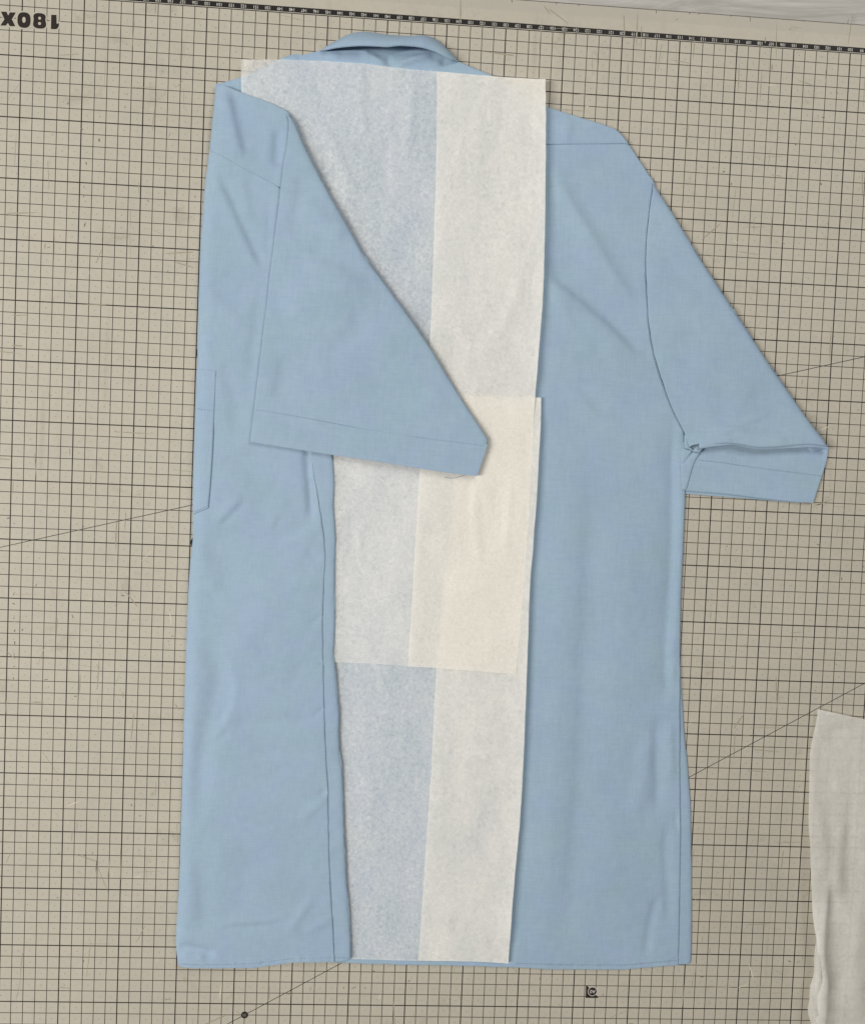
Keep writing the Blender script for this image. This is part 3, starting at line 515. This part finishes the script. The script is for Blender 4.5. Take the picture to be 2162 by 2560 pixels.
def seg_dist(P, line, closed=False):
    """Distance of points to a polyline, signed side and position along it."""
    L = np.array([q[:2] for q in line], float)
    if closed:
        L = np.vstack([L, L[:1]])
    A, B = L[:-1], L[1:]
    d = B - A
    ln = np.maximum(np.hypot(d[:, 0], d[:, 1]), 1e-9)
    cum = np.concatenate([[0], np.cumsum(ln)])
    best = np.full(len(P), 1e9); side = np.zeros(len(P)); along = np.zeros(len(P))
    for i in range(len(A)):
        v = P - A[i]
        t = np.clip((v @ d[i]) / ln[i] ** 2, 0, 1)
        q = v - t[:, None] * d[i]
        r = np.hypot(q[:, 0], q[:, 1])
        m = r < best
        best[m] = r[m]
        side[m] = np.sign(d[i, 0] * v[m, 1] - d[i, 1] * v[m, 0])
        along[m] = (cum[i] + t[m] * ln[i]) / cum[-1]
    return best, side, along


def wrinkle_height(P, feats):
    z = np.zeros(len(P))
    for line, w, amp, kind in feats:
        d, s, t = seg_dist(P, soften(soften(line, False, 80), False, 80))
        if kind == 'c':
            prof = np.where(s > 0, np.exp(-(d / (w * .22)) ** 2), np.exp(-d / w))
        elif kind == 's':
            prof = -np.tanh(s * d / w) * np.exp(-(d / (4.5 * w)) ** 2)
        else:
            prof = np.exp(-(d / w) ** 2)
        ends = np.clip(np.minimum(t, 1 - t) / .22, 0, 1)
        ends = ends * ends * (3 - 2 * ends)
        ends = np.where((t <= 0) | (t >= 1), 0, ends)
        z += (2.6 if kind == 's' else 1.9) * amp * prof * ends
    return z


def soft_noise(P, seed, parts=((7.0, .05), (2.4, .018), (.9, .006)), sx=1.0):
    z = np.zeros(len(P))
    for i, (x, y) in enumerate(P):
        v = 0.0
        for sc, a in parts:
            v += a * noise.noise((x * sx / sc + seed, y / sc, seed * 1.7))
        z[i] = v
    return z


def inside_poly(P, poly):
    x, y = P[:, 0], P[:, 1]
    r = np.zeros(len(P), bool)
    n = len(poly)
    for i in range(n):
        x1, y1 = poly[i]; x2, y2 = poly[(i + 1) % n]
        if y1 == y2:
            continue
        c = ((y1 > y) != (y2 > y)) & (x < (x2 - x1) * (y - y1) / (y2 - y1) + x1)
        r ^= c
    return r


def sheet(name, outline, z0, mat, parent, step=.3, skirt=None, rolls=(), lifts=(), feats=(), seed=1.0,
          noise_parts=((7.0, .05), (2.4, .018), (.9, .006)), edge_r=.10, edge_drop=.05, wobble=.0, fine=True, zfun=None, floor=.03):
    """A piece of cloth or paper: a dense surface inside the outline, raised and creased, with turned-down edges."""
    poly = resample(soften(outline), min(step, .25))
    if wobble:
        poly = [(x + wobble * noise.noise((x * 1.3, y * 1.3, seed)), y + wobble * noise.noise((x * 1.3, y * 1.3, seed + 9))) for x, y in poly]
    n = len(poly)
    PB = np.array(poly)
    xs = np.arange(PB[:, 0].min(), PB[:, 0].max() + step, step)
    ys = np.arange(PB[:, 1].min(), PB[:, 1].max() + step, step * .87)
    G = np.array([(x + (step / 2 if j % 2 else 0), y) for j, y in enumerate(ys) for x in xs])
    G = G[inside_poly(G, poly)]
    if len(G):
        dB, _, _ = seg_dist(G, poly, True)
        G = G[dB > (.26 if fine else step * .45)]
    extra = []
    if fine:
        nxt = np.roll(PB, -1, 0); prv = np.roll(PB, 1, 0)
        t = nxt - prv
        t /= np.maximum(np.hypot(t[:, 0], t[:, 1]), 1e-9)[:, None]
        area = np.sum(PB[:, 0] * nxt[:, 1] - nxt[:, 0] * PB[:, 1])
        nin = np.stack([-t[:, 1], t[:, 0]], 1) * (1 if area > 0 else -1)
        for off in (.045, .10, .19):
            E = PB + nin * off
            E = E[inside_poly(E, poly)]
            dE, _, _ = seg_dist(E, poly, True)
            extra.append(E[dE > off * .85])
    ALL = np.vstack([PB] + extra + ([G] if len(G) else []))
    res = delaunay_2d_cdt([Vector(p) for p in ALL], [(i, (i + 1) % n) for i in range(n)], [list(range(n))], 1, 1e-5)
    V = np.array([(v.x, v.y) for v in res[0]])
    F = [list(f) for f in res[2]]
    orig = res[3]
    bidx = {}
    for vi, src in enumerate(orig):
        for sidx in src:
            if sidx < n:
                bidx[sidx] = vi
    z = np.full(len(V), float(z0)) + soft_noise(V, seed, noise_parts) + wrinkle_height(V, feats)
    if zfun is not None:
        z += zfun(V)
    for line, r, drop in rolls:
        d, _, _ = seg_dist(V, line)
        q = np.clip(1 - d / r, 0, 1)
        z -= drop * (1 - np.sqrt(np.maximum(0, 1 - q * q)))
    for line, r, up in lifts:
        d, _, t = seg_dist(V, line)
        e = np.clip(np.minimum(t, 1 - t) / .06, .35, 1)
        z += up * e * np.exp(-(d / r) ** 1.3)
    if edge_drop:
        d, _, _ = seg_dist(V, poly, True)
        q = np.clip(1 - d / edge_r, 0, 1)
        z -= edge_drop * (1 - np.sqrt(np.maximum(0, 1 - q * q)))
    z = np.maximum(z, floor)
    verts = [(V[i, 0], V[i, 1], z[i]) for i in range(len(V))]
    # orientation up
    faces = []
    for f in F:
        a, b, c = V[f[0]], V[f[1]], V[f[2]]
        faces.append(f if (b[0] - a[0]) * (c[1] - a[1]) - (b[1] - a[1]) * (c[0] - a[0]) > 0 else f[::-1])
    if skirt is not None:
        loop = [bidx[i] for i in range(n) if i in bidx]
        area = sum(poly[i][0] * poly[(i + 1) % n][1] - poly[(i + 1) % n][0] * poly[i][1] for i in range(n))
        base = len(verts)
        for vi in loop:
            verts.append(tuple(verts[vi]))
        base2 = len(verts)
        for vi in loop:
            x, y, zz = verts[vi]
            verts.append((x, y, min(zz - .01, skirt)))
        m = len(loop)
        for i in range(m):
            j = (i + 1) % m
            q = (base + i, base2 + i, base2 + j, base + j)
            faces.append(q if area > 0 else q[::-1])
    return mesh_from(name, verts, faces, mat, parent, True)


def dashes(name, line, z, mat, parent, dash=.17, gap=.09, w=.032, zoff=None):
    pts = resample(line, .02, False)
    acc = 0.0
    verts, faces = [], []
    cur = []

    def flush(c):
        if len(c) < 3:
            return
        a, b = Vector(c[0]), Vector(c[-1])
        t = (b - a).normalized() * .5
        nn = Vector((-t.y, t.x)) * w
        zz = z if zoff is None else z
        k = len(verts)
        for p, hh in ((a + nn, 0), (a - nn, 0), (b - nn, 0), (b + nn, 0)):
            verts.append((p.x, p.y, zz))
        mid = (a + b) / 2
        verts.append((mid.x, mid.y, zz + .02))
        for i in range(4):
            faces.append((k + i, k + (i + 1) % 4, k + 4))
    for i in range(1, len(pts)):
        acc += math.hypot(pts[i][0] - pts[i - 1][0], pts[i][1] - pts[i - 1][1])
        if acc % (dash + gap) < dash:
            cur.append(pts[i])
        else:
            flush(cur)
            cur = []
    flush(cur)
    o = mesh_from(name, verts, faces, mat, parent)
    o['kind'] = 'stuff'
    return o


# ------------------------------------------------------------------ table
tb = bmesh.new()
bmesh.ops.create_cube(tb, size=1.0)
for v in tb.verts:
    v.co = (v.co.x * 3.0, v.co.y * 2.2 - .35, v.co.z * .04 - .004 - .02)
me = bpy.data.meshes.new('table_top')
tb.to_mesh(me); tb.free()
tag(link_mesh('table_top', me, WOOD), kind='structure')

# ------------------------------------------------------------------ cutting mat
mat_root = thing('cutting_mat', 'large beige cutting mat printed with a black centimetre grid, under the blue shirt', 'cutting mat', (0, 0, -.003))
mb = bmesh.new()
x0, x1, y0, y1 = -75.0, 75.0, -110.0, 2.46
bmesh.ops.create_cube(mb, size=1.0)
for v in mb.verts:
    v.co = ((x0 + (v.co.x + .5) * (x1 - x0)) * CM, (y0 + (v.co.y + .5) * (y1 - y0)) * CM, (v.co.z + .5) * .003)
bmesh.ops.bevel(mb, geom=[e for e in mb.edges if abs(e.verts[0].co.z - .003) < 1e-6 and abs(e.verts[1].co.z - .003) < 1e-6], offset=.0006, segments=2, affect='EDGES')
me = bpy.data.meshes.new('mat_sheet')
mb.to_mesh(me); mb.free()
link_mesh('mat_sheet', me, MAT, mat_root)
ZM = .3   # the printed face, in the mat's own coordinates

for num in range(96, 172):
    o = link_mesh('ruler_number', text_mesh(str(num), .36), WHITE, mat_root)
    o.location = ((130 - num) * CM, .295 * CM, (ZM + .012) * CM)
    o.rotation_euler = (0, 0, math.pi)
    o.scale = (.92, 1.02, 1)

# the size lettering, read from the far side of the table
gc = D['gl_c']
g_x, g_1 = D['gl_x'], D['gl_1']
zero = ring(gc[0][0], gc[0][1], .53, .63, 28, 2.6)
zero_h = ring(gc[1][0], gc[1][1], .14, .24, 16, 2.2)
eight = []
for cx, cy, rx, ry, a0, a1 in ((gc[2][0], gc[2][1], .50, .32, -25, 205), (gc[3][0], gc[3][1], .53, .36, 160, 380)):
    for i in range(16):
        a = math.radians(a0 + (a1 - a0) * i / 15)
        c, s = math.cos(a), math.sin(a)
        eight.append((cx + rx * math.copysign(abs(c) ** .8, c), cy + ry * math.copysign(abs(s) ** .8, s)))
h1 = ring(gc[4][0], gc[4][1], .12, .12, 14)
h2 = ring(gc[5][0], gc[5][1], .125, .125, 14)
for lp in (g_x, zero, eight, g_1):
    curve_mesh('lettering_halo', [grow(lp, .11)], ZM + .006, MAT_PLAIN, mat_root, .002)
for nm, lps in (('size_letter', [g_x]), ('size_letter', [zero, zero_h]), ('size_letter', [eight, h1, h2]), ('size_letter', [g_1])):
    curve_mesh(nm, lps, ZM + .014, INKM, mat_root, .003)

# paper-size corner mark
cx, cy = D['a0_c'][0]
curve_mesh('corner_mark', [D['a0_tri']], ZM + .008, INKM, mat_root, .002)
curve_mesh('corner_mark_ring', [ring(cx, cy, .43, .43, 36)], ZM + .013, WHITE, mat_root, .002)
curve_mesh('corner_mark_disc', [ring(cx, cy, .375, .375, 36)], ZM + .018, INKM, mat_root, .002)
o = link_mesh('corner_mark_text', text_mesh('A0', .44), WHITE, mat_root)
o.location = (cx * CM, cy * CM, (ZM + .024) * CM); o.rotation_euler = (0, 0, math.pi)
# thirty degree mark
cx, cy = D['m30_c'][0]
curve_mesh('angle_mark_disc', [ring(cx, cy, .31, .31, 30)], ZM + .016, INKM, mat_root, .002)
o = link_mesh('angle_mark_text', text_mesh('30', .34), GREYP, mat_root)
o.location = (cx * CM, cy * CM, (ZM + .022) * CM); o.rotation_euler = (0, 0, math.pi)
for (ax, ay), (bx, by), e0, e1 in ((*D['diag1'], .15, .25), (*D['diag2'], .35, .2)):
    a, b = Vector((ax, ay)), Vector((bx, by))
    a, b = a - (b - a) * e0, b + (b - a) * e1
    nn = Vector((-(b - a).y, (b - a).x)).normalized() * .028
    mesh_from('angle_line', [(*(a + nn), ZM + .009), (*(a - nn), ZM + .009), (*(b - nn), ZM + .009), (*(b + nn), ZM + .009)], [(0, 1, 2, 3)], INKM, mat_root)


def marks(name, items, mat):
    verts, faces = [], []
    for x, y, l, w, a in items:
        k = len(verts)
        n = 7
        for i in range(n):
            t = 2 * math.pi * i / n
            r = .75 + .5 * random.random()
            px, py = math.cos(t) * l / 2 * r, math.sin(t) * w / 2 * r
            verts.append((x + px * math.cos(a) - py * math.sin(a), y + px * math.sin(a) + py * math.cos(a), ZM + .004))
        faces.append(tuple(range(k, k + n)))
    o = mesh_from(name, verts, faces, mat, mat_root)
    o['kind'] = 'stuff'


R = random.uniform
marks('ink_marks', [(x, y, R(.16, .42), R(.05, .13), R(-.4, .4) + (1.5 if random.random() < .5 else 0)) for x, y in D['marks']] +
      [(R(-44, 36), R(-90, 2), R(.06, .25), R(.03, .08), R(0, 3.1)) for _ in range(170)], SCUFF)
marks('faint_scuffs', [(R(-44, 36), R(-90, 2.3), R(.3, 3.2), R(.03, .12), random.choice((0, 1.57, 1.57, R(0, 3.1))) + R(-.1, .1)) for _ in range(420)], SCUFF_F)
marks('pale_scuffs', [(R(-44, 36), R(-90, 2.3), R(.2, 1.6), R(.03, .12), R(0, 3.1)) for _ in range(45)], SCUFF_W)
# nicks along the mat's cut edge
nk = [(x, 2.46 - l / 2, l, .05, 1.57 + R(-.25, .25)) for x, l in ((12.8, .32), (15.7, .22), (16.5, .15), (19.3, .15), (21, .5), (4.2, .18), (6.1, .2), (0.4, .3), (25.7, .1))]
mesh_from('edge_shadow', [(-75, 2.43, ZM + .003), (75, 2.43, ZM + .003), (75, 2.47, ZM + .003), (-75, 2.47, ZM + .003)], [(0, 1, 2, 3)], INKM, mat_root)  # dark strip painted in for the gap shadow along the mat's edge
marks('edge_nicks', nk, INKM)

# ------------------------------------------------------------------ the shirt
def pucker(line, amp=.07, period=.36, reach=.32):
    """Small gathers where a row of stitches pulls the cloth."""
    def f(V):
        d, s, t = seg_dist(V, line)
        L = sum(math.hypot(line[i + 1][0] - line[i][0], line[i + 1][1] - line[i][1]) for i in range(len(line) - 1))
        u = t * L
        m = np.array([.5 + .9 * noise.noise((a * .35, 3.3, 1.0)) for a in u])
        return amp * np.sin(u * 2 * math.pi / period + 2.5 * np.sin(u * .8)) * np.clip(m, 0, 1.2) * np.exp(-(d / reach) ** 2)
    return f


shirt = thing('shirt', 'light blue short-sleeved shirt lying face down, one side and sleeve folded over tissue paper', 'shirt')
W = WRINKLES
BODY_N = ((8.0, .05), (2.8, .032), (.9, .008))

sheet('back_panel', D['back_panel'], .35, FABRIC, shirt, .28, skirt=.02, feats=W['back_panel'], seed=3.1, noise_parts=BODY_N,
      rolls=[(D['right_edge'], .35, .2)], wobble=.03, zfun=pucker(D['hem_stitch_right']))
sheet('front_panel', D['side_panel'], .22, FABRIC, shirt, .25, skirt=.0, seed=5.3, noise_parts=((6, .03), (1.5, .02)),
      rolls=[(D['side_panel_edge'], .4, .2)], wobble=.04)
sheet('yoke', D['yoke'], .46, FABRIC, shirt, .22, skirt=.05, feats=W['yoke'], seed=3.1, noise_parts=BODY_N, edge_r=.12, edge_drop=.04)

sheet('neck_lining', D['neck_lining'], .08, FABRIC_IN, shirt, .25, seed=2.2, noise_parts=((3, .02),), edge_drop=0)
# collar: a fall that stands up from the back neck, its lip turned over
rows = []
A, Lp, U = D['collar_outer'], D['collar_lip'], D['collar_under']
n = len(A)


def fine_row(row, m=70):
    out = []
    for i in range(m + 1):
        t = i / m * (len(row) - 1)
        k = min(len(row) - 2, int(t)); f = t - k
        p0, p1, p2, p3 = (Vector(row[max(0, min(len(row) - 1, k + d))]) for d in (-1, 0, 1, 2))
        out.append(.5 * ((2 * p1) + (p2 - p0) * f + (2 * p0 - 5 * p1 + 4 * p2 - p3) * f * f + (3 * p1 - p0 - 3 * p2 + p3) * f ** 3))
    return out


fa, fl, fu = fine_row(A), fine_row(Lp), fine_row(U)
grid = []
grid.append([Vector((p.x, p.y, .02)) for p in fa])
for s in range(0, 9):
    t = s / 8
    r = []
    for p, q in zip(fa, fl):
        v = p.lerp(q, t)
        v.z = p.z + (q.z - p.z) * (1 - (1 - t) ** 1.9)
        v.z += .03 * noise.noise((v.x * .8, v.y * .8, 4.0)) * math.sin(math.pi * t)
        r.append(v)
    grid.append(r)
verts = [tuple(v) for r in grid for v in r]
mcol = len(fa)
faces = [(i * mcol + j, (i + 1) * mcol + j, (i + 1) * mcol + j + 1, i * mcol + j + 1) for i in range(len(grid) - 1) for j in range(mcol - 1)]
collar = mesh_from('collar', verts, [f[::-1] for f in faces], FABRIC, shirt, True)
# lip edge and the underside seen through the opening
g2 = [[v.copy() for v in fl]]
for s in (1, 2, 3):
    t = s / 3
    r = []
    for q, u in zip(fl, fu):
        v = q.lerp(u, t); v.z = q.z - (q.z - u.z) * t ** 3 + .03 * math.sin(math.pi * t)
        r.append(v)
    g2.append(r)
verts = [tuple(v) for r in g2 for v in r]
lip = mesh_from('collar_edge', verts, [(i * mcol + j, i * mcol + j + 1, (i + 1) * mcol + j + 1, (i + 1) * mcol + j) for i in range(3) for j in range(mcol - 1)][::1], FABRIC_IN, collar, True)
g3 = []
for s in range(6):
    t = s / 5
    r = []
    for u, p in zip(fu, fa):
        v = u.lerp(p, t * .8); v.z = u.z + (.10 - u.z) * t ** .8
        r.append(v)
    g3.append(r)
verts = [tuple(v) for r in g3 for v in r]
mesh_from('collar_underside', verts, [(i * mcol + j, i * mcol + j + 1, (i + 1) * mcol + j + 1, (i + 1) * mcol + j) for i in range(5) for j in range(mcol - 1)], FABRIC_IN, collar, True)

# right sleeve, lying open at the hem
SM = ((3, .02), (1, .008))
sheet('sleeve_lining', D['sleeve_right_lining'], .15, FABRIC_IN, shirt, .25, skirt=.0, seed=8.0, noise_parts=SM, edge_drop=.03)
def hem_dip(V):
    d, _, _ = seg_dist(V, D['sleeve_right'][10:22])
    u = np.clip(d / 1.9, 0, 1)
    return .26 * u * u * (3 - 2 * u) - .10


sheet('sleeve_hem', D['sleeve_right_hem'], .20, FABRIC_IN, shirt, .22, skirt=.17, seed=8.4, noise_parts=((3, .03), (1, .012)), edge_drop=.03, zfun=hem_dip)
sheet('underarm_seam', D['underarm_wedge'], .42, FABRIC_IN, shirt, .15, skirt=.2, seed=2.0, noise_parts=SM, edge_r=.15, edge_drop=.06)
sheet('underarm_seam', D['underarm_strip'], .50, FABRIC_IN, shirt, .15, skirt=.2, seed=2.4, noise_parts=SM, edge_r=.2, edge_drop=.1)
sheet('underarm_seam', D['underarm_wedge_b'], .50, FABRIC_IN, shirt, .15, skirt=.2, seed=2.7, noise_parts=SM, edge_r=.15, edge_drop=.08)
sheet('underarm_seam', D['underarm_knot'], .60, FABRIC_IN, shirt, .12, skirt=.2, seed=2.9, noise_parts=SM, edge_r=.22, edge_drop=.12)
sheet('sleeve_edge', D['sleeve_right_rim'], .98, FABRIC_IN, shirt, .2, skirt=.90, seed=9.0, noise_parts=SM, edge_r=.22, edge_drop=.12)


def sleeve_rise(V):
    d, _, _ = seg_dist(V, D['back_panel'][9:20])
    e, _, _ = seg_dist(V, D['sleeve_right'][10:22])
    return -.22 * np.exp(-d / 2.2) + .42 * np.exp(-(e / 1.7) ** 2) * (1 - np.exp(-d / 1.5))


sheet('sleeve', D['sleeve_right'], .75, FABRIC, shirt, .28, skirt=.69, feats=W['sleeve_right'], seed=9.7, noise_parts=BODY_N,
      rolls=[(D['sleeve_right_fold'], .5, .35)], zfun=sleeve_rise, wobble=.03)
# body of the right sleeve underneath: fills down to the mat along the folded shoulder edge
sheet('sleeve_underside', [p for p in D['sleeve_right_fold']] + [(p[0] - 1.2, p[1] - .4) for p in D['sleeve_right_fold'][:1:-1]], .30, FABRIC_IN, shirt, .4, skirt=.0, seed=1.2, noise_parts=SM, edge_r=.3, edge_drop=.1)
dashes('hem_stitching', D['stitch_right'], .40, THREAD, shirt)
dashes('hem_stitching', D['hem_stitch_right'], .43, THREAD, shirt, .12, .12, .04)

# ------------------------------------------------------------------ tissue paper laid on the shirt
TN = ((6.0, .035), (1.8, .012))


def tissue_field(V):
    return np.maximum(-.03, 1.0 * wrinkle_height(V, W['tissue_a_lower'] + W['tissue_b_lower']))


ta = thing('tissue_sheet', 'white tissue sheet folded lengthwise at the collar end, partly under the folded blue sleeve', 'tissue paper')
sheet('lower_layer', D['tissue_a_lower'], .765, TISSUE, ta, .32, seed=4.4, noise_parts=TN, edge_drop=0, zfun=tissue_field, lifts=[(D['tissue_a_right'], 1.0, .30)], wobble=.02, fine=False)
sheet('upper_layer', D['tissue_a_flap'], .84, TISSUE_BRIGHT, ta, .32, seed=4.4, noise_parts=TN, edge_drop=0, zfun=tissue_field, lifts=[(D['tissue_a_right'], 1.0, .30)], wobble=.02, fine=False)
tb_ = thing('tissue_sheet', 'white tissue sheet folded lengthwise running down to the shirt hem', 'tissue paper')
sheet('lower_layer', D['tissue_b_lower'], .60, TISSUE, tb_, .32, seed=4.4, noise_parts=TN, edge_drop=0, zfun=tissue_field, lifts=[(D['tissue_b_right'], 1.0, .30)], wobble=.02, fine=False)
sheet('upper_layer', D['tissue_b_flap'], .67, TISSUE_BRIGHT, tb_, .32, seed=4.4, noise_parts=TN, edge_drop=0, zfun=tissue_field, lifts=[(D['tissue_b_right'], 1.0, .30)], wobble=.02, fine=False)

# ------------------------------------------------------------------ the side folded over
LE = D['left_edge']
sheet('folded_side_seam', D['fold_side_strip'], .97, FABRIC, shirt, .22, skirt=.80, seed=7.7, noise_parts=((6, .03), (1.2, .03)),
      rolls=[(D['strip_edge'], .4, .14)], wobble=.03)
sheet('folded_front', D['fold_front'], 1.06, FABRIC, shirt, .26, skirt=.0, feats=W['fold_front'] + W['fold_yoke'], seed=7.1, noise_parts=((8, .06), (2.8, .036), (.9, .009)),
      rolls=[(LE, 1.3, .75), (D['seam_front'], .12, .02)], wobble=.03, zfun=pucker(D['hem_stitch_left'], .09), edge_drop=.02)
sheet('folded_yoke', D['fold_yoke'], 1.075, FABRIC, shirt, .24, skirt=.5, feats=W['fold_yoke'] + W['fold_front'][:2], seed=7.1, noise_parts=((8, .06), (2.8, .036), (.9, .009)),
      rolls=[(LE, 1.3, .75)], wobble=.02, edge_r=.07, edge_drop=.02)
pk = sheet('chest_pocket', D['pocket'], 1.19, FABRIC, shirt, .2, skirt=.8, seed=7.1, noise_parts=((8, .06), (2.8, .036), (.9, .009)),
           rolls=[(LE, 1.3, .70)], edge_drop=.04)
dashes('pocket_stitching', D['pocket_stitch'], 1.2, THREAD, pk)
dashes('pocket_stitching', D['pocket_stitch_b'], 1.17, THREAD, pk)
sheet('sleeve', D['sleeve_left'], 1.42, FABRIC, shirt, .28, skirt=1.24, feats=W['sleeve_left'], seed=1.9, noise_parts=((9, .07), (3, .034), (1, .008)),
      rolls=[(D['sleeve_left_fold'], .45, .25)], wobble=.03)
sheet('sleeve_hem', D['sleeve_left_hem'], 1.44, FABRIC, shirt, .25, skirt=1.24, feats=W['sleeve_left'], seed=1.9, noise_parts=((9, .07), (3, .034), (1, .008)), edge_r=.08, edge_drop=.02)
dashes('hem_stitching', D['stitch_left'], 1.46, THREAD, shirt)
dashes('hem_stitching', D['hem_stitch_left'], 1.09, THREAD, shirt, .12, .12, .04)

for bx, by in D['buttons']:
    bm = bmesh.new()
    bmesh.ops.create_cone(bm, cap_ends=True, segments=28, radius1=.0055, radius2=.0055, depth=.0022)
    bmesh.ops.bevel(bm, geom=list(bm.edges), offset=.0005, segments=2, affect='EDGES')
    me = bpy.data.meshes.new('button')
    bm.to_mesh(me); bm.free()
    o = link_mesh('button', me, BUTTON, shirt, True)
    o.location = ((bx + .43) * CM, by * CM, .0016)

th = D['thread']
vs, fs = [], []
path = fine_row([Vector(p) for p in th], 24)
for i, p in enumerate(path):
    for a in range(5):
        t = 2 * math.pi * a / 5
        vs.append((p.x, p.y + .018 * math.cos(t), p.z + .018 * math.sin(t)))
for i in range(len(path) - 1):
    for a in range(5):
        fs.append((i * 5 + a, (i + 1) * 5 + a, (i + 1) * 5 + (a + 1) % 5, i * 5 + (a + 1) % 5))
mesh_from('loose_thread', vs, fs, THREAD, shirt, True)

# ------------------------------------------------------------------ loose crumpled tissue on the mat
lt = thing('crumpled_tissue', 'loose crumpled tissue paper lying on the grid at the right edge, clear of the shirt', 'tissue paper')


def loose_z(V):
    t = np.clip((-V[:, 1] - 62) / 22, 0, 1)
    d, _, _ = seg_dist(V, D['loose_left'])
    return .25 + 1.1 * t * np.exp(-(d / 1.8) ** 2) + .15 * t + .12 * np.exp(-(d / .8) ** 2)


sheet('sheet', D['loose'], .12, TISSUE_LOOSE, lt, .3, feats=W['loose'], seed=3.9, noise_parts=((5, .22), (1.8, .08), (.7, .025)), edge_drop=0, zfun=loose_z, fine=False)
sheet('turned_edge', D['loose_curl'], 1.55, TISSUE_LOOSE, lt, .2, seed=3.0, noise_parts=((3, .1), (1, .04)), edge_r=.9, edge_drop=.5, fine=True)
